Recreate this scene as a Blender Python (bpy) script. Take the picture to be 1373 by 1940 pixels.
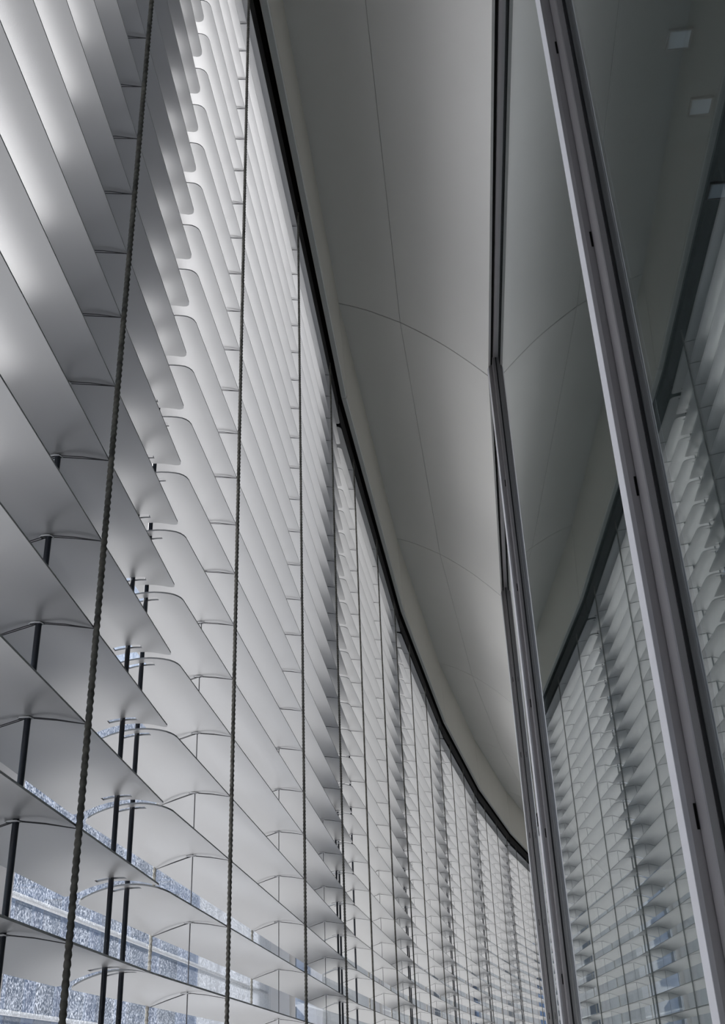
import bpy, math, random
from mathutils import Matrix, Vector

# ------------------------------------------------------------------ start clean
for o in list(bpy.data.objects):
    bpy.data.objects.remove(o, do_unlink=True)
scene = bpy.context.scene
COL = scene.collection
R = math.radians

# one unit below is the spacing of two slats; S turns units into metres
S = 0.09
EYE = 1.60                                   # camera height in metres
FLOOR = -EYE / S

# ------------------------------------------------------------------ camera
F_PX, PITCH, ROLL = 2013.85, R(28.186), R(2.369)
cam_data = bpy.data.cameras.new('camera')
cam = bpy.data.objects.new('camera', cam_data)
COL.objects.link(cam)
scene.camera = cam
right = Vector((1, 0, 0))
up = Vector((0, -math.sin(PITCH), math.cos(PITCH)))
fwd = Vector((0, math.cos(PITCH), math.sin(PITCH)))
ex = right * math.cos(ROLL) - up * math.sin(ROLL)
ey = right * math.sin(ROLL) + up * math.cos(ROLL)
M = Matrix((ex, ey, -fwd)).transposed().to_4x4()
M.translation = Vector((0, 0, EYE))
cam.matrix_world = M
cam_data.sensor_fit = 'HORIZONTAL'
cam_data.sensor_width = 24.0
cam_data.lens = F_PX / 1373.0 * 24.0
cam_data.clip_start = 0.01
cam_data.clip_end = 400

# ------------------------------------------------------------------ sky, sun, exposure
SUN_AZ, SUN_EL = R(-46.0), R(33.0)
world = bpy.data.worlds.new('world')
scene.world = world
world.use_nodes = True
wn = world.node_tree.nodes
wl = world.node_tree.links
bg = wn['Background']
sky = wn.new('ShaderNodeTexSky')
sky.sky_type = 'NISHITA'
sky.sun_disc = False
sky.sun_elevation = SUN_EL
sky.sun_rotation = SUN_AZ
sky.altitude = 300
wl.new(sky.outputs['Color'], bg.inputs['Color'])
bg.inputs['Strength'].default_value = 0.10

sun_data = bpy.data.lights.new('sun', 'SUN')
sun_data.energy = 22.0
sun_data.angle = R(0.53)
sun_data.color = (1.0, 0.977, 0.955)
sun = bpy.data.objects.new('sun', sun_data)
COL.objects.link(sun)
to_sun = Vector((math.sin(SUN_AZ) * math.cos(SUN_EL), math.cos(SUN_AZ) * math.cos(SUN_EL), math.sin(SUN_EL)))
sun.rotation_euler = to_sun.to_track_quat('Z', 'Y').to_euler()
sun.location = (-6, 10, 12)

vs = scene.view_settings
scene.display_settings.display_device = 'sRGB'
vs.view_transform = 'Standard'
vs.look = 'None'
vs.gamma = 1.0
vs.use_curve_mapping = False
vs.exposure = -0.2

# ------------------------------------------------------------------ materials
def new_mat(name):
    m = bpy.data.materials.new(name)
    m.use_nodes = True
    nt = m.node_tree
    return m, nt, nt.nodes['Principled BSDF']

def plain(name, col, rough=0.5, metal=0.0, spec=0.5, var=0.0, scale=8.0, bump=0.0, bscale=300.0):
    m, nt, b = new_mat(name)
    b.inputs['Roughness'].default_value = rough
    b.inputs['Metallic'].default_value = metal
    b.inputs['Specular IOR Level'].default_value = spec
    tc = nt.nodes.new('ShaderNodeTexCoord')
    n = nt.nodes.new('ShaderNodeTexNoise')
    n.inputs['Scale'].default_value = scale
    n.inputs['Detail'].default_value = 3
    nt.links.new(tc.outputs['Object'], n.inputs['Vector'])
    r = nt.nodes.new('ShaderNodeValToRGB')
    r.color_ramp.elements[0].position = 0.35
    r.color_ramp.elements[1].position = 0.65
    r.color_ramp.elements[0].color = tuple(c * (1 - var) for c in col) + (1,)
    r.color_ramp.elements[1].color = tuple(min(1, c * (1 + var)) for c in col) + (1,)
    nt.links.new(n.outputs['Fac'], r.inputs['Fac'])
    nt.links.new(r.outputs['Color'], b.inputs['Base Color'])
    if bump:
        n2 = nt.nodes.new('ShaderNodeTexNoise')
        n2.inputs['Scale'].default_value = bscale
        nt.links.new(tc.outputs['Object'], n2.inputs['Vector'])
        bp = nt.nodes.new('ShaderNodeBump')
        bp.inputs['Strength'].default_value = bump
        bp.inputs['Distance'].default_value = 0.001
        nt.links.new(n2.outputs['Fac'], bp.inputs['Height'])
        nt.links.new(bp.outputs['Normal'], b.inputs['Normal'])
    return m

def glass(name, tint, dirt=0.0, graze=1.0):
    """thin pane: clear transmission with a Schlick reflection, and dust where dirt > 0"""
    m, nt, b = new_mat(name)
    nt.nodes.remove(b)
    out = nt.nodes['Material Output']
    tr = nt.nodes.new('ShaderNodeBsdfTransparent')
    tr.inputs['Color'].default_value = tint + (1,)
    gl = nt.nodes.new('ShaderNodeBsdfGlossy')
    gl.inputs['Roughness'].default_value = 0.0
    gl.inputs['Color'].default_value = (0.95, 0.98, 0.985, 1)
    lw = nt.nodes.new('ShaderNodeLayerWeight')
    lw.inputs['Blend'].default_value = 0.5
    pw = nt.nodes.new('ShaderNodeMath'); pw.operation = 'POWER'
    pw.inputs[1].default_value = 5.0
    nt.links.new(lw.outputs['Facing'], pw.inputs[0])
    mr = nt.nodes.new('ShaderNodeMapRange')
    mr.inputs['To Min'].default_value = 0.045
    mr.inputs['To Max'].default_value = graze
    nt.links.new(pw.outputs[0], mr.inputs['Value'])
    mx = nt.nodes.new('ShaderNodeMixShader')
    nt.links.new(mr.outputs['Result'], mx.inputs['Fac'])
    nt.links.new(tr.outputs[0], mx.inputs[1])
    nt.links.new(gl.outputs[0], mx.inputs[2])
    last = mx
    if dirt > 0:
        tc = nt.nodes.new('ShaderNodeTexCoord')
        mp = nt.nodes.new('ShaderNodeMapping')
        mp.inputs['Scale'].default_value = (1, 1, 0.6)
        nt.links.new(tc.outputs['Object'], mp.inputs['Vector'])
        n1 = nt.nodes.new('ShaderNodeTexNoise')
        n1.inputs['Scale'].default_value = 520
        n1.inputs['Detail'].default_value = 2
        nt.links.new(mp.outputs[0], n1.inputs['Vector'])
        r1 = nt.nodes.new('ShaderNodeValToRGB')
        r1.color_ramp.elements[0].position = 0.50
        r1.color_ramp.elements[1].position = 0.66
        nt.links.new(n1.outputs['Fac'], r1.inputs['Fac'])
        mp2 = nt.nodes.new('ShaderNodeMapping')
        mp2.inputs['Scale'].default_value = (1, 1, 0.04)
        nt.links.new(tc.outputs['Object'], mp2.inputs['Vector'])
        n2 = nt.nodes.new('ShaderNodeTexNoise')
        n2.inputs['Scale'].default_value = 30
        n2.inputs['Detail'].default_value = 4
        nt.links.new(mp2.outputs[0], n2.inputs['Vector'])
        r2 = nt.nodes.new('ShaderNodeValToRGB')
        r2.color_ramp.elements[0].position = 0.32
        r2.color_ramp.elements[1].position = 0.68
        r2.color_ramp.elements[0].color = (0.25, 0.25, 0.25, 1)
        nt.links.new(n2.outputs['Fac'], r2.inputs['Fac'])
        mu = nt.nodes.new('ShaderNodeMath'); mu.operation = 'MULTIPLY'
        nt.links.new(r1.outputs['Color'], mu.inputs[0])
        nt.links.new(r2.outputs['Color'], mu.inputs[1])
        mu2 = nt.nodes.new('ShaderNodeMath'); mu2.operation = 'MULTIPLY_ADD'
        mu2.inputs[1].default_value = dirt
        mu2.inputs[2].default_value = dirt * 0.05
        nt.links.new(mu.outputs[0], mu2.inputs[0])
        tl = nt.nodes.new('ShaderNodeBsdfTranslucent')
        tl.inputs['Color'].default_value = (0.70, 0.75, 0.85, 1)
        mx2 = nt.nodes.new('ShaderNodeMixShader')
        nt.links.new(mu2.outputs[0], mx2.inputs['Fac'])
        nt.links.new(mx.outputs[0], mx2.inputs[1])
        nt.links.new(tl.outputs[0], mx2.inputs[2])
        last = mx2
    nt.links.new(last.outputs[0], out.inputs['Surface'])
    return m

MAT = {
    'slat': plain('slat_paint', (0.435, 0.433, 0.436), 0.36, 0.36, 0.5, 0.012, 3.0, 0.04, 900),
    'cord': plain('cord_grey', (0.16, 0.155, 0.14), 0.85, 0, 0.2, 0.3, 120, 0.3, 800),
    'rear_cord': plain('cord_pale', (0.30, 0.29, 0.26), 0.85, 0, 0.2, 0.3, 120, 0.3, 800),
    'rung': plain('rung_cord', (0.07, 0.07, 0.075), 0.8, 0, 0.2),
    'wire': plain('lift_wire', (0.16, 0.16, 0.17), 0.4, 0.8, 0.5),
    'clip': plain('clip_nylon', (0.75, 0.76, 0.78), 0.3, 0.0, 0.5),
    'rod': plain('guide_rod_dark', (0.022, 0.026, 0.036), 0.32, 0.0, 0.5, 0.1, 20),
    'head': plain('headrail_black', (0.008, 0.008, 0.010), 0.7, 0, 0.2),
    'rail': plain('rail_grey', (0.45, 0.45, 0.46), 0.45, 0.2),
    'soffit': plain('soffit_panel_white', (0.82, 0.815, 0.81), 0.55, 0, 0.35, 0.012, 2.0, 0.03, 500),
    'fascia': plain('fascia_panel_cream', (0.83, 0.80, 0.73), 0.5, 0, 0.4, 0.012, 2.0, 0.03, 500),
    'edge': plain('edge_strip_pale', (0.88, 0.88, 0.87), 0.5, 0, 0.4),
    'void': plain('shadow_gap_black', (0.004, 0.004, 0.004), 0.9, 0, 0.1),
    'alu': plain('mullion_aluminium', (0.27, 0.26, 0.275), 0.34, 0.5, 0.5, 0.03, 12, 0.03, 700),
    'alu_lit': plain('mullion_alu_lit', (0.82, 0.82, 0.88), 0.6, 0.0, 0.4, 0.02, 12),  # lit copy of the mullion aluminium, brightness put into the colour
    'gasket': plain('gasket_rubber', (0.012, 0.012, 0.014), 0.6, 0, 0.3),
    'inner_glass': glass('inner_glass', (0.84, 0.88, 0.88)),
    'outer_glass': glass('outer_glass_dusty', (0.955, 0.965, 0.975), 0.24, 0.35),
    'outer_clean': glass('outer_glass_clear', (0.96, 0.97, 0.975), 0.0, 0.35),
    'outer_alu': plain('outer_mullion_pale', (0.74, 0.74, 0.76), 0.45, 0.1),
    'floor': plain('floor_grey', (0.42, 0.42, 0.42), 0.7, 0, 0.3, 0.06, 6),
    'room': plain('room_wall_dark', (0.16, 0.17, 0.18), 0.8, 0, 0.2, 0.03, 2),
    'slab': plain('slab_grey', (0.45, 0.45, 0.45), 0.8, 0, 0.2, 0.05, 3),
    'far_wall': plain('far_wall_pale', (0.50, 0.50, 0.51), 0.7, 0, 0.2, 0.03, 1.5),
    'far_glass': plain('far_glazing_blue', (0.14, 0.22, 0.38), 0.12, 0.0, 0.8, 0.25, 0.6),
    'far_blue': plain('far_cladding_blue', (0.34, 0.46, 0.70), 0.5, 0.0, 0.4, 0.08, 1),
    'ground': plain('ground_paving', (0.07, 0.07, 0.07), 0.85, 0, 0.2, 0.06, 1),
}

# ------------------------------------------------------------------ helpers
def W(x, y, z):
    return (x * S, y * S, EYE + z * S)

class MB:
    def __init__(self):
        self.v, self.f, self.s = [], [], []
    def add(self, verts, faces, smooth=False):
        b = len(self.v)
        self.v += [tuple(p) for p in verts]
        for f in faces:
            self.f.append(tuple(b + i for i in f)); self.s.append(smooth)
    def box(self, x0, x1, y0, y1, z0, z1):
        v = [(x, y, z) for z in (z0, z1) for y in (y0, y1) for x in (x0, x1)]
        self.add(v, [(0, 2, 3, 1), (4, 5, 7, 6), (0, 1, 5, 4), (2, 6, 7, 3), (0, 4, 6, 2), (1, 3, 7, 5)])
    def prism(self, sec_a, sec_b):
        """loft between two closed sections with equal point counts"""
        n = len(sec_a)
        f = [(i, (i + 1) % n, n + (i + 1) % n, n + i) for i in range(n)]
        f += [tuple(reversed(range(n))), tuple(range(n, 2 * n))]
        self.add(list(sec_a) + list(sec_b), f)
    def tube(self, pts, r, n=6, smooth=True):
        pts = [Vector(p) for p in pts]
        rings = []
        for i, p in enumerate(pts):
            d = (pts[min(i + 1, len(pts) - 1)] - pts[max(i - 1, 0)]).normalized()
            a = d.orthogonal().normalized() if abs(d.z) < 0.99 else Vector((1, 0, 0))
            a = (a - d * a.dot(d)).normalized(); b = d.cross(a)
            rings.append([p + (a * math.cos(2 * math.pi * k / n) + b * math.sin(2 * math.pi * k / n)) * r for k in range(n)])
        v = [q for rg in rings for q in rg]
        f = [(i * n + k, i * n + (k + 1) % n, (i + 1) * n + (k + 1) % n, (i + 1) * n + k) for i in range(len(pts) - 1) for k in range(n)]
        self.add(v, f, smooth)
        self.add(rings[0], [tuple(reversed(range(n)))]); self.add(rings[-1], [tuple(range(n))])
    def mesh(self, name, mat):
        me = bpy.data.meshes.new(name)
        me.from_pydata(self.v, [], self.f)
        me.polygons.foreach_set('use_smooth', self.s)
        me.materials.append(mat)
        me.update()
        return me
    def build(self, name, mat, parent=None):
        return obj(name, self.mesh(name, mat), parent)

def obj(name, me, parent=None, mw=None):
    o = bpy.data.objects.new(name, me)
    COL.objects.link(o)
    if parent is not None:
        o.parent = parent
    if mw is not None:
        o.matrix_local = mw
    return o

def tag(o, label, cat, group=None, kind=None):
    o['label'] = label; o['category'] = cat
    if group: o['group'] = group
    if kind: o['kind'] = kind
    return o

def empty(name, mw):
    e = bpy.data.objects.new(name, None)
    e.empty_display_size = 0.2
    COL.objects.link(e)
    e.matrix_world = mw
    return e

# ------------------------------------------------------------------ the curved plan
V1 = Vector((-2.650, 13.763)); AZ2, DL, L = 4.523, 2.2637, 23.773
K0, K1 = 0, 8                                   # first and last bay
def AZ(k): return R(AZ2 + DL * (k - 2))
VJ = {1: V1}
for k in range(2, K1 + 2): VJ[k] = VJ[k - 1] + L * Vector((math.sin(AZ(k)), math.cos(AZ(k))))
for k in range(0, K0 - 3, -1): VJ[k] = VJ[k + 1] - L * Vector((math.sin(AZ(k + 1)), math.cos(AZ(k + 1))))

def bay(k):
    """matrix of bay k: x along the facade, y away from the room, z up, in metres"""
    a = AZ(k)
    d = Vector((math.sin(a), math.cos(a), 0)); n = Vector((-math.cos(a), math.sin(a), 0))
    v = VJ[k - 1]
    m = Matrix((d, n, Vector((0, 0, 1)))).transposed().to_4x4()
    m.translation = Vector(W(v.x, v.y, 0))
    return m
MIT = math.tan(R(DL / 2))
def P(s, t, z):
    """bay-local point in metres: s along, t towards the room, z above the eye (in slat units)"""
    return (s * S, -t * S, z * S)
def ends(t, g0=0.0, g1=0.0):
    """where bay-local lines at offset t meet the mitre planes of the two joints"""
    return t * MIT + g0, L - t * MIT - g1
def loft(mb, sec, g0=0.0, g1=0.0):
    a = [P(ends(t)[0] + g0, t, z) for t, z in sec]
    b = [P(ends(t)[1] - g1, t, z) for t, z in sec]
    mb.prism(a, b)
def strip(sec_line, thick):
    """a thin shell following a (t, z) polyline, thickened along its normal"""
    up_, out = [], []
    for i, (t, z) in enumerate(sec_line):
        a = sec_line[max(i - 1, 0)]; b = sec_line[min(i + 1, len(sec_line) - 1)]
        d = Vector((b[0] - a[0], b[1] - a[1])).normalized()
        up_.append((t - d.y * thick, z + d.x * thick))
    return list(sec_line) + up_[::-1]

# ------------------------------------------------------------------ ceiling over the gallery
SECT = [(0.06, 30.70), (0.72, 30.43), (1.40, 30.10), (2.05, 29.72), (2.78, 29.27), (3.40, 28.80), (4.05, 28.27),
        (4.70, 27.70), (5.30, 27.10), (5.85, 26.52), (6.33, 25.98)]
def smooth_sec(pts, n=4):
    out = []
    for i in range(len(pts) - 1):
        p0 = pts[max(i - 1, 0)]; p1 = pts[i]; p2 = pts[i + 1]; p3 = pts[min(i + 2, len(pts) - 1)]
        for j in range(n):
            u = j / n
            out.append(tuple(0.5 * (2 * p1[c] + (p2[c] - p0[c]) * u + (2 * p0[c] - 5 * p1[c] + 4 * p2[c] - p3[c]) * u * u + (3 * p1[c] - p0[c] - 3 * p2[c] + p3[c]) * u ** 3) for c in (0, 1)))
    return out + [pts[-1]]
def gap_cut(pts, a=0.0, b=0.0):
    p, q = Vector(pts[0]), Vector(pts[1]); pts = list(pts)
    pts[0] = tuple(p + (q - p).normalized() * a)
    p, q = Vector(pts[-1]), Vector(pts[-2])
    pts[-1] = tuple(p + (q - p).normalized() * b)
    return pts
ceiling = empty('ceiling', Matrix.Translation((0, 0, 0)))
tag(ceiling, 'pale curved soffit of panels between the blinds and the glass wall', 'ceiling', kind='structure')
fascia = empty('trim_1', Matrix.Translation((0, 0, 0)))
tag(fascia, 'cream fascia band along the outer edge of the curved soffit', 'fascia', kind='structure')

def shell_part(name, k, line, thick, mat, parent, g=0.02):
    """smooth curved panel: lofted shell with flat rims"""
    n = len(line)
    sec = strip(line, thick)
    mb = MB()
    A = [P(ends(t)[0] + g, t, z) for t, z in sec]; B = [P(ends(t)[1] - g, t, z) for t, z in sec]
    m2 = 2 * n
    mb.add(A[:n] + B[:n], [(i, n + i, n + i + 1, i + 1) for i in range(n - 1)], True)
    mb.add(A[n:] + B[n:], [(i, n + i, n + i + 1, i + 1) for i in range(n - 1)], True)
    mb.add([A[0], A[-1], B[-1], B[0]], [(0, 1, 2, 3)])
    mb.add([A[n - 1], A[n], B[n], B[n - 1]], [(3, 2, 1, 0)])
    for i in range(n - 1):
        mb.add([A[i], A[i + 1], A[m2 - 2 - i], A[m2 - 1 - i]], [(0, 1, 2, 3)])
        mb.add([B[i], B[i + 1], B[m2 - 2 - i], B[m2 - 1 - i]], [(3, 2, 1, 0)])
    o = mb.build(name, mat, parent)
    o.matrix_world = bay(k)
    return o

for k in range(K0, K1 + 1):
    shell_part('soffit_panel', k, gap_cut(smooth_sec(SECT[:5]), 0.03, 0.014), 0.12, MAT['soffit'], ceiling, 0.036)
    shell_part('soffit_panel', k, gap_cut(smooth_sec(SECT[4:]), 0.014, 0.0), 0.12, MAT['soffit'], ceiling, 0.036)
    # vertical fascia with a return lip underneath
    mb = MB()
    loft(mb, [(0.33, 25.66), (0.30, 25.62), (0.08, 25.62), (-0.05, 30.72), (0.10, 30.72)], 0.045, 0.045)
    o = mb.build('fascia_panel', MAT['fascia'], fascia); o.matrix_world = bay(k)
    mb = MB()
    loft(mb, [(0.30, 25.62), (0.28, 25.55), (0.10, 25.55), (0.08, 25.62)], 0.045, 0.045)
    mb.build('edge_strip', MAT['edge'], o)

# shade in the gaps put in as black boxes, and the slab over the outer cavity
recess = empty('trim_2', Matrix.Translation((0, 0, 0)))
tag(recess, 'black shadow gap above the blinds beneath the cream fascia', 'recess', kind='structure')
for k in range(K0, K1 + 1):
    mb = MB(); loft(mb, [(-0.02, 25.9), (-1.6, 25.9), (-1.6, 30.9), (-0.06, 30.9)]); o = mb.build('recess_shade', MAT['void'], recess); o.matrix_world = bay(k)
    mb = MB(); loft(mb, [(6.505 if k > 1 else 9.4, 26.07), (6.505 if k > 1 else 9.4, 27.1), (6.36, 27.1), (6.36, 26.07)]); o = mb.build('head_gap_shade', MAT['void'], recess); o.matrix_world = bay(k)
slab = empty('ceiling_slab', Matrix.Translation((0, 0, 0)))
tag(slab, 'grey roof slab above the soffit and the outer glass', 'roof slab', kind='structure')
for k in range(K0, K1 + 1):
    mb = MB(); loft(mb, [(-5.2, 26.0), (-1.6, 26.0), (-1.6, 31.2), (40, 31.2), (40, 34), (-5.2, 34)]); o = mb.build('slab_segment', MAT['slab'], slab); o.matrix_world = bay(k)

# ------------------------------------------------------------------ floor and shell
def bay_part(k, sec, name, mat, parent, g=0.0):
    mb = MB(); loft(mb, sec, g, g); o = mb.build(name, mat, parent); o.matrix_world = bay(k); return o
floor = empty('floor', Matrix.Translation((0, 0, 0)))
tag(floor, 'grey floor of the gallery and the room behind the glass', 'floor', kind='structure')
wall_room = empty('wall_right', Matrix.Translation((0, 0, 0)))
tag(wall_room, 'dark back wall of the room behind the glass', 'wall', kind='structure')
ceiling_room = empty('ceiling_room', Matrix.Translation((0, 0, 0)))
tag(ceiling_room, 'dark ceiling of the room behind the glass', 'ceiling', kind='structure')
for k in range(K0, K1 + 1):
    bay_part(k, [(-2.9, FLOOR), (40, FLOOR), (40, FLOOR - 2), (-2.9, FLOOR - 2)], 'floor_segment', MAT['floor'], floor)
    bay_part(k, [(39, FLOOR), (40, FLOOR), (40, 31.2), (39, 31.2)], 'wall_segment', MAT['room'], wall_room)
    bay_part(k, [(6.9, 27.2), (39, 27.2), (39, 27.8), (6.8, 27.8)], 'ceiling_segment', MAT['room'], ceiling_room)
for nm, k, end, lb in (('light_block_back', K0, 0, 'added unseen grey wall blocking sky light behind the camera, where the gallery runs on'), ('light_block_front', K1, 1, 'added unseen grey wall blocking sky light at the far end of the curved gallery')):  # added unseen walls that keep sky light out of the gallery ends
    mb = MB()
    s0, s1 = (-1.0, 0.0) if end == 0 else (L, L + 1.0)
    mb.box(s0 * S, s1 * S, -40 * S, 2.9 * S, FLOOR * S, 31.2 * S)
    o = mb.build(nm, MAT['slab']); o.matrix_world = bay(k)
    tag(o, lb, 'wall', kind='structure')

# ------------------------------------------------------------------ inner glass wall, one window per bay
TG, TM = 6.62, 6.34
ZB = FLOOR
ORD = ['first', 'second', 'third', 'fourth', 'fifth', 'sixth', 'seventh', 'eighth', 'ninth', 'tenth']
GLASS_AZ = R(4.95)
def glass_frame(k):
    """frame of the glass in bay k; the two nearest bays run straight on from the third"""
    if k > 1:
        return bay(k)
    m1 = bay(2) @ Vector(P(ends(TG)[0], TG, 0))          # joint at the big mullion, on the glass line
    d = Vector((math.sin(GLASS_AZ), math.cos(GLASS_AZ), 0)); n = Vector((-math.cos(GLASS_AZ), math.sin(GLASS_AZ), 0))
    m = Matrix((d, n, Vector((0, 0, 1)))).transposed().to_4x4()
    m.translation = m1 - d * (ends(TG)[1] * S + (1 - k) * (ends(TG)[1] - ends(TG)[0]) * S) + n * TG * S
    return m
def inner_window(k):
    w = empty('window_%d' % (k - K0 + 1), glass_frame(k))
    s0, s1 = ends(TG)
    # pane
    mb = MB(); mb.box((s0 + 0.10) * S, (s1 - 0.95) * S, -(TG + 0.03) * S, -TG * S, (ZB + 0.6) * S, 26.15 * S)
    mb.build('pane', MAT['inner_glass'], w)
    # sash stile just short of the far mullion, flat face to the gallery
    mb = MB(); e = s1 - 0.69
    mb.prism([P(e, TG - 0.13, ZB), P(e, TG + 0.12, ZB), P(e - 0.52, TG + 0.12, ZB), P(e - 0.52, TG - 0.115, ZB), P(e - 0.50, TG - 0.13, ZB)],
             [P(e, TG - 0.13, 26.3), P(e, TG + 0.12, 26.3), P(e - 0.52, TG + 0.12, 26.3), P(e - 0.52, TG - 0.115, 26.3), P(e - 0.50, TG - 0.13, 26.3)])
    mb.build('sash_stile', MAT['alu'], w)
    mb = MB(); mb.box((e - 0.56) * S, (e - 0.51) * S, -(TG + 0.02) * S, -(TG - 0.025) * S, ZB * S, 26.2 * S)
    mb.build('gasket', MAT['gasket'], w)
    # stile at the near side of the bay, behind the mullion
    mb = MB(); mb.box((s0 - 0.42) * S, (s0 + 0.12) * S, -(TG + 0.12) * S, -(TG - 0.05) * S, ZB * S, 26.3 * S)
    mb.build('sash_stile', MAT['alu'], w)
    # mullion at the far joint of the bay
    mb = MB(); a, b = s1 - 0.65, s1 - 0.43
    c = 0.045
    sec = [(a, TG + 0.15), (a, TM + c * 1.2), (a + c * 0.6, TM), (b - c, TM), (b, TM + c), (b, TG + 0.15)]
    mb.prism([P(s, t, ZB) for s, t in sec], [P(s, t, 26.3) for s, t in sec])
    mu = mb.build('mullion', MAT['alu'], w)
    sec = [(a + 0.03, TM), (a + 0.03, TM - 0.006), (b - 0.03, TM - 0.05), (b, TM - 0.05), (b, TM)]  # added pale wedge giving the mullion front its lit look
    mb = MB(); mb.prism([P(s, t, ZB) for s, t in sec], [P(s, t, 26.0) for s, t in sec])
    mb.build('lit_face_strip', MAT['alu_lit'], mu)
    mb = MB(); mb.box((a - 0.05) * S, a * S, -(TG + 0.1) * S, -(TG - 0.125) * S, ZB * S, 26.2 * S)
    mb.build('groove_gasket', MAT['gasket'], mu)
    for z in (20.4, 15.95, 11.5, 7.05, 2.6, -1.85):
        mb = MB(); mb.box((a - 0.012) * S, (a - 0.002) * S, -(TM + 0.15) * S, -(TM + 0.12) * S, (z - 0.15) * S, (z + 0.15) * S)
        mb.build('drain_slot', MAT['void'], mu)
    # head and sill
    mb = MB(); h0, h1 = s0 - 0.2, s1 - 0.66
    sec = [(TG - 0.105, 26.04), (TG - 0.085, 26.0), (TG + 0.12, 26.0), (TG + 0.12, 26.6), (TG - 0.105, 26.6)]
    mb.prism([P(h0, t, z) for t, z in sec], [P(h1, t, z) for t, z in sec])
    mb.build('head_frame', MAT['alu'], w)
    mb = MB(); mb.box(h0 * S, h1 * S, -(TG + 0.12) * S, -(TG - 0.12) * S, ZB * S, (ZB + 0.8) * S)
    mb.build('sill_frame', MAT['alu'], w)
    return w
GL = {1: 'near full-height glass pane at the right edge beside the big aluminium mullion',
      2: 'large glass bay reflecting the blinds, left of the big aluminium mullion',
      3: 'narrow sliver of glass between the two distant slim mullions'}
for k in range(K0, K1 + 1):
    w = inner_window(k)
    lb = GL.get(k, 'inner glass bay %s along the curve, hidden behind the nearer mullions' % ORD[k - K0])
    if k == 0: lb = 'inner glass bay beside and behind the camera, outside the picture'
    tag(w, lb, 'window', 'inner glass bays', 'structure')

# ------------------------------------------------------------------ outer dusty glass
def outer_window(k):
    w = empty('window_%d' % (k - K0 + 20), bay(k))
    TO = -2.75
    s0, s1 = ends(TO)
    mb = MB(); mb.box((s0 + 0.2) * S, (s1 - 0.2) * S, -(TO) * S, -(TO - 0.06) * S, (ZB) * S, 26.0 * S)
    mb.build('pane', MAT['outer_glass'] if k in (1, 2) else MAT['outer_clean'], w)
    mb = MB()
    sec = [(s1 - 0.6, TO + 0.6), (s1 + 0.6, TO + 0.6), (s1 + 0.6, TO - 2.4), (s1 - 0.6, TO - 2.4)]
    mb.prism([P(s, t, ZB) for s, t in sec], [P(s, t, 26.0) for s, t in sec])
    mb.build('mullion', MAT['outer_alu'], w)
    for z in ((2.62, 1.05) if k in (1, 2) else ()):
        mb = MB(); mb.box((s0 + 0.2) * S, (s1 - 0.2) * S, -(TO - 0.1) * S, -(TO - 0.2) * S, (z - 0.03) * S, (z + 0.03) * S)
        mb.build('transom', MAT['outer_alu'], w)
    return w
for k in range(K0, K1 + 1):
    w = outer_window(k)
    tag(w, 'dusty outer glass bay behind the %s row of blinds' % ORD[k - K0] if k != 2 else 'dusty outer glass bay, speckled by sunlight, behind the lower left blinds', 'window', 'outer glass bays', 'structure')

# ------------------------------------------------------------------ venetian blinds
Z0, WD = 1.193, 1.16
I_LO, I_HI = -17, 23
E0 = 0.13                                        # slat end to joint
US = [0, .015, .05, .10, .17, .25, .34, .42, .5, .58, .66, .75, .83, .90, .95, .985, 1]
def crown(u): return -0.08 * u + 0.135 * (1 - (2 * u - 1) ** 2)
def slat_mesh():
    rr = 0.14
    def e(u):
        d = min(u, 1 - u) * WD
        return rr - math.sqrt(max(0, rr * rr - (rr - d) ** 2)) if d < rr else 0.0
    length = L - 2 * E0
    cols = [('a', 0.0), ('a', 0.15), ('a', 0.27), ('a', 0.6), ('m', 1 / 3), ('m', 2 / 3), ('b', 0.6), ('b', 0.27), ('b', 0.15), ('b', 0.0)]
    def sx(c, u):
        k, v = c
        f = max(0.0, 1 - v / 0.6)
        if k == 'a': return E0 + v + e(u) * f
        if k == 'b': return L - E0 - v - e(u) * f
        return E0 + length * v
    n, mcol = len(US), len(cols)
    mb = MB(); th = 0.022
    slot_u = (6, 10)                             # node range of the guide slot
    holes = {1, 7}                               # column cells with the slot
    for side in (0, 1):
        v = [P(sx(c, u), -u * WD, crown(u) + (th if side else 0)) for c in cols for u in US]
        f = []
        for j in range(mcol - 1):
            for i in range(n - 1):
                if j in holes and slot_u[0] <= i < slot_u[1]:
                    continue
                q = (j * n + i, j * n + i + 1, (j + 1) * n + i + 1, (j + 1) * n + i)
                f.append(q if side else q[::-1])
        mb.add(v, f, True)
    b = lambda j, i: P(sx(cols[j], US[i]), -US[i] * WD, crown(US[i]))
    t_ = lambda j, i: P(sx(cols[j], US[i]), -US[i] * WD, crown(US[i]) + th)
    rim = [((0, i), (0, i + 1)) for i in range(n - 1)] + [((mcol - 1, i + 1), (mcol - 1, i)) for i in range(n - 1)]
    rim += [((j + 1, 0), (j, 0)) for j in range(mcol - 1)] + [((j, n - 1), (j + 1, n - 1)) for j in range(mcol - 1)]
    for p, q in rim:
        mb.add([b(*p), b(*q), t_(*q), t_(*p)], [(0, 1, 2, 3)])
    for j in holes:
        for i in range(slot_u[0], slot_u[1]):
            for jj in (j, j + 1):
                mb.add([b(jj, i), b(jj, i + 1), t_(jj, i + 1), t_(jj, i)], [(0, 1, 2, 3)])
        for i in slot_u:
            mb.add([b(j, i), b(j + 1, i), t_(j + 1, i), t_(j, i)], [(0, 1, 2, 3)])
    return mb.mesh('slat', MAT['slat'])
SLAT = slat_mesh()

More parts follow.
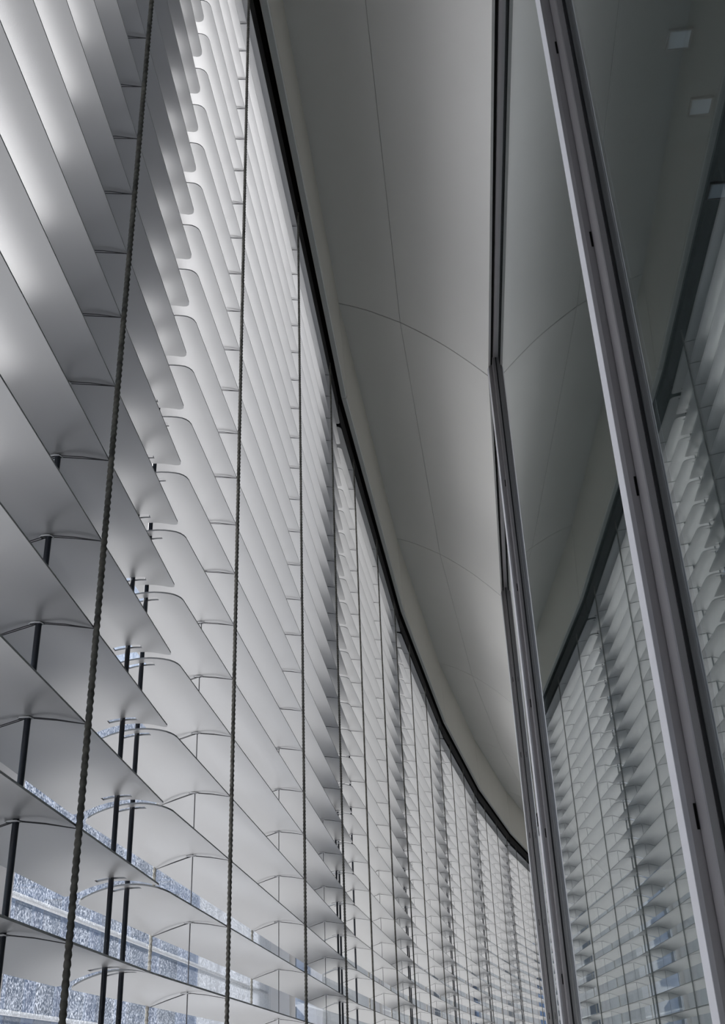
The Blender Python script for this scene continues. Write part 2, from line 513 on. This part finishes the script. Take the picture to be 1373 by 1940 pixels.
Z_LO, Z_HI = Z0 + I_LO - 0.4, 24.75
def rope(name, r, mat, zl, zh, twist=True):
    mb = MB()
    if not twist:
        mb.tube([(0, 0, zl * S), (0, 0, zh * S)], r * S, 8)
        return mb.mesh(name, mat)
    n, step, lay = 8, 0.0125, 0.08
    m = int((zh - zl) / step)
    v, f = [], []
    for i in range(m + 1):
        z = zl + (zh - zl) * i / m
        ph = 2 * math.pi * z / lay
        for k in range(n):
            a = 2 * math.pi * k / n
            q = r * (1 + 0.16 * math.cos(2 * a - ph)) * S
            v.append((q * math.cos(a), q * math.sin(a), z * S))
    for i in range(m):
        for k in range(n):
            f.append((i * n + k, i * n + (k + 1) % n, (i + 1) * n + (k + 1) % n, (i + 1) * n + k))
    mb.add(v, f, True)
    return mb.mesh(name, mat)
CORD_N = rope('ladder_cord', 0.032, MAT['cord'], Z_LO, Z_HI)
CORD_F = rope('ladder_cord', 0.033, MAT['cord'], Z_LO, Z_HI, False)
REAR_N = rope('rear_cord', 0.026, MAT['rear_cord'], Z_LO, Z_HI)
REAR_F = rope('rear_cord', 0.026, MAT['rear_cord'], Z_LO, Z_HI, False)
WIRE = rope('lift_wire', 0.009, MAT['wire'], Z_LO, Z_HI, False)
ROD = rope('guide_rod', 0.034, MAT['rod'], Z_LO, Z_HI, False)
def rung_into(mb, z):
    """the double cord under one slat with its eyelet in the middle; returns the face count of the cords"""
    for ds in (-0.018, 0.018):
        mb.tube([(0, 0, (z - 0.012) * S), (ds * S, 0.285 * S, (z + 0.045) * S), (ds * S, 0.575 * S, (z + 0.085) * S)], 0.0055 * S, 4)
        mb.tube([(ds * S, 0.575 * S, (z + 0.085) * S), (ds * S, 0.87 * S, (z - 0.0) * S), (0, 1.16 * S, (z - 0.092) * S)], 0.0055 * S, 4)
    n = len(mb.f)
    ze = z + crown(0.5) - 0.018
    ring = [(0.045 * math.cos(a) * S, (0.60 + 0.075 * math.sin(a)) * S, ze * S) for a in [2 * math.pi * q / 10 for q in range(11)]]
    mb.tube(ring, 0.010 * S, 4)
    return n
mb = MB(); nf = rung_into(mb, 0.0)
RUNG = mb.mesh('rung', MAT['rung'])
RUNG.materials.append(MAT['clip'])
for i, p in enumerate(RUNG.polygons):
    if i >= nf: p.material_index = 1
I_RUNG = -2                                      # rungs below this are out of sight and joined
mb = MB()
for i in range(I_LO, I_RUNG): rung_into(mb, Z0 + i)
RUNGS_LOW = mb.mesh('lower_rungs', MAT['rung'])
hb = MB(); hb.box(0.1 * S, (L - 0.1) * S, 0.06 * S, 1.12 * S, 24.62 * S, 25.45 * S)
HEADRAIL = hb.mesh('headrail', MAT['head'])
hb = MB(); zb = Z0 + I_LO - 0.75
hb.prism([P(0.13, -0.2, zb), P(0.13, -0.1, zb + 0.3), P(0.13, -1.06, zb + 0.3), P(0.13, -0.96, zb)], [P(L - 0.13, -0.2, zb), P(L - 0.13, -0.1, zb + 0.3), P(L - 0.13, -1.06, zb + 0.3), P(L - 0.13, -0.96, zb)])
BOTTOM = hb.mesh('bottom_rail', MAT['rail'])

BL = {0: 'grey slatted blind beside and behind the camera, outside the picture',
      1: 'nearest grey slatted blind filling the left edge, with big curved slats',
      2: 'grey slatted blind right of the nearest one, its three twisted cords spanning the picture',
      3: 'third grey slatted blind from the left, starting at the dark joint in the middle',
      4: 'fourth grey slatted blind from the left along the curve',
      5: 'fifth grey slatted blind from the left, narrow with foreshortening',
      6: 'sixth grey slatted blind from the left, far along the curve',
      7: 'seventh grey slatted blind from the left, against the distant mullion',
      8: 'farthest grey slatted blind, hidden behind the distant mullion'}
def T(s, t, z=0.0): return Matrix.Translation(P(s, t, z))
random.seed(4)
for k in range(K0, K1 + 1):
    root = empty('venetian_blind', bay(k))
    tag(root, BL[k], 'blind', 'row of external venetian blinds')
    for i in range(I_LO, I_HI + 1):
        j = random.uniform(-1, 1)
        obj('slat', SLAT, root, T(0, 0, Z0 + i + 0.006 * j) @ Matrix.Rotation(R(0.25) * random.uniform(-1, 1), 4, 'X'))
    for l in (-1, 0, 1):
        s = L / 2 + l * 8.2
        c = obj('ladder_cord', CORD_N if k in (1, 2) else CORD_F, root, T(s, 0.035))
        obj('rear_cord', REAR_N if k == 2 else REAR_F, c, Matrix.Translation(P(0, -WD - 0.06, 0)))
        for i in range(I_RUNG, I_HI + 1):
            obj('rung', RUNG, c, T(0, -0.035, Z0 + i))
        obj('lower_rungs', RUNGS_LOW, c, T(0, -0.035))['kind'] = 'stuff'
        if (k == 1 and l == 1) or (k == 3 and l == -1):
            obj('guide_rod', ROD, root, T(s, -0.575))
        else:
            obj('lift_wire', WIRE, c, T(0, -0.575 - 0.035))
    for s in (0.13 + 0.21, L - 0.34):
        obj('guide_rod', ROD, root, T(s, -0.575))
    obj('headrail', HEADRAIL, root)
    obj('bottom_rail', BOTTOM, root)

# ------------------------------------------------------------------ outside: ground and the building across the yard
mb = MB(); mb.box(-60, 60, -40, 90, -1.5, -1.0)
g = mb.build('ground', MAT['ground']); tag(g, 'pale paved ground outside below the gallery', 'ground', kind='structure')

def building(name, label, x0, x1, y, z1, mat, wins, wmat, depth=5.0, yaw=0.0):
    root = empty(name, Matrix.Translation((x0, y, -1.0)) @ Matrix.Rotation(yaw, 4, 'Z'))
    wdt = x1 - x0; h = z1 + 1.0
    mb = MB(); mb.box(0, wdt, 0, depth, 0, h); mb.build('wall', mat, root)
    for a, b, c, d in wins:
        mb = MB()
        fr = 0.07
        mb.box(a - fr, a, -0.10, 0.0, c - fr, d + fr); mb.box(b, b + fr, -0.10, 0.0, c - fr, d + fr)
        mb.box(a, b, -0.10, 0.0, c - fr, c); mb.box(a, b, -0.10, 0.0, d, d + fr)
        w = mb.build('window', mat, root)
        mb = MB(); mb.box(a, b, -0.03, 0.0, c, d); mb.build('pane', wmat, w)
    tag(root, label, 'building')
    return root
wins = [(x, x + w, 1.4 + 3.9 * j, 4.6 + 3.9 * j) for x, w in ((2.5, 0.45), (4.2, 1.0), (7.6, 1.0), (10.4, 1.0), (12.6, 1.0), (14.6, 1.0), (16.6, 1.0)) for j in range(3)]
building('pale_building', 'pale grey building with windows seen between the lower slats', -5.9, 13.6, 39.2, 12.0, MAT['far_wall'], wins, MAT['far_glass'], yaw=R(-51.3))
wins = [(0.25 + 0.75 * i, 0.7 + 0.75 * i, 0.6 + 3.4 * j, 3.6 + 3.4 * j) for i in range(18) for j in range(3)]
building('blue_glazed_building', 'blue glazed building behind the dusty glass at lower left', -18.5, -4.6, 28.5, 11.0, MAT['far_blue'], wins, MAT['far_glass'])

# ------------------------------------------------------------------ added glow panels for pale patches of light in the near pane
glow_m, nt, pb = new_mat('patch_glow')
pb.inputs['Base Color'].default_value = (0.35, 0.38, 0.44, 1)
pb.inputs['Emission Color'].default_value = (0.72, 0.82, 1.0, 1)
pb.inputs['Emission Strength'].default_value = 0.05  # made-up glow, no such lamp known in the room
GLOW_PANELS = [(10.05, 21.55, 0.62, 'nearest added glow panel for a pale patch of light in the right-hand pane, topmost in the picture'),
         (11.35, 24.1, 0.62, 'middle added glow panel for a pale patch of light in the right-hand pane'),
         (13.0, 27.85, 0.7, 'lowest in the picture of the added glow panels for pale patches of light in the right-hand pane')]
for x, y, w, lb in GLOW_PANELS:
    root = empty('glow_panel', Matrix.Translation(W(x, y, 27.2)) @ Matrix.Rotation(-AZ(2), 4, 'Z'))
    mb = MB(); h = w * S / 2
    f = 0.05 * S
    mb.box(-h - f, h + f, -h - f, -h, -0.10 * S, 0.02 * S); mb.box(-h - f, h + f, h, h + f, -0.10 * S, 0.02 * S)
    mb.box(-h - f, -h, -h, h, -0.10 * S, 0.02 * S); mb.box(h, h + f, -h, h, -0.10 * S, 0.02 * S)
    mb.build('frame', MAT['alu'], root)
    mb = MB(); mb.box(-h, h, -h, h, -0.06 * S, -0.005 * S); mb.build('glow_face', glow_m, root)
    tag(root, lb, 'lamp', 'added glow panels behind the glass')
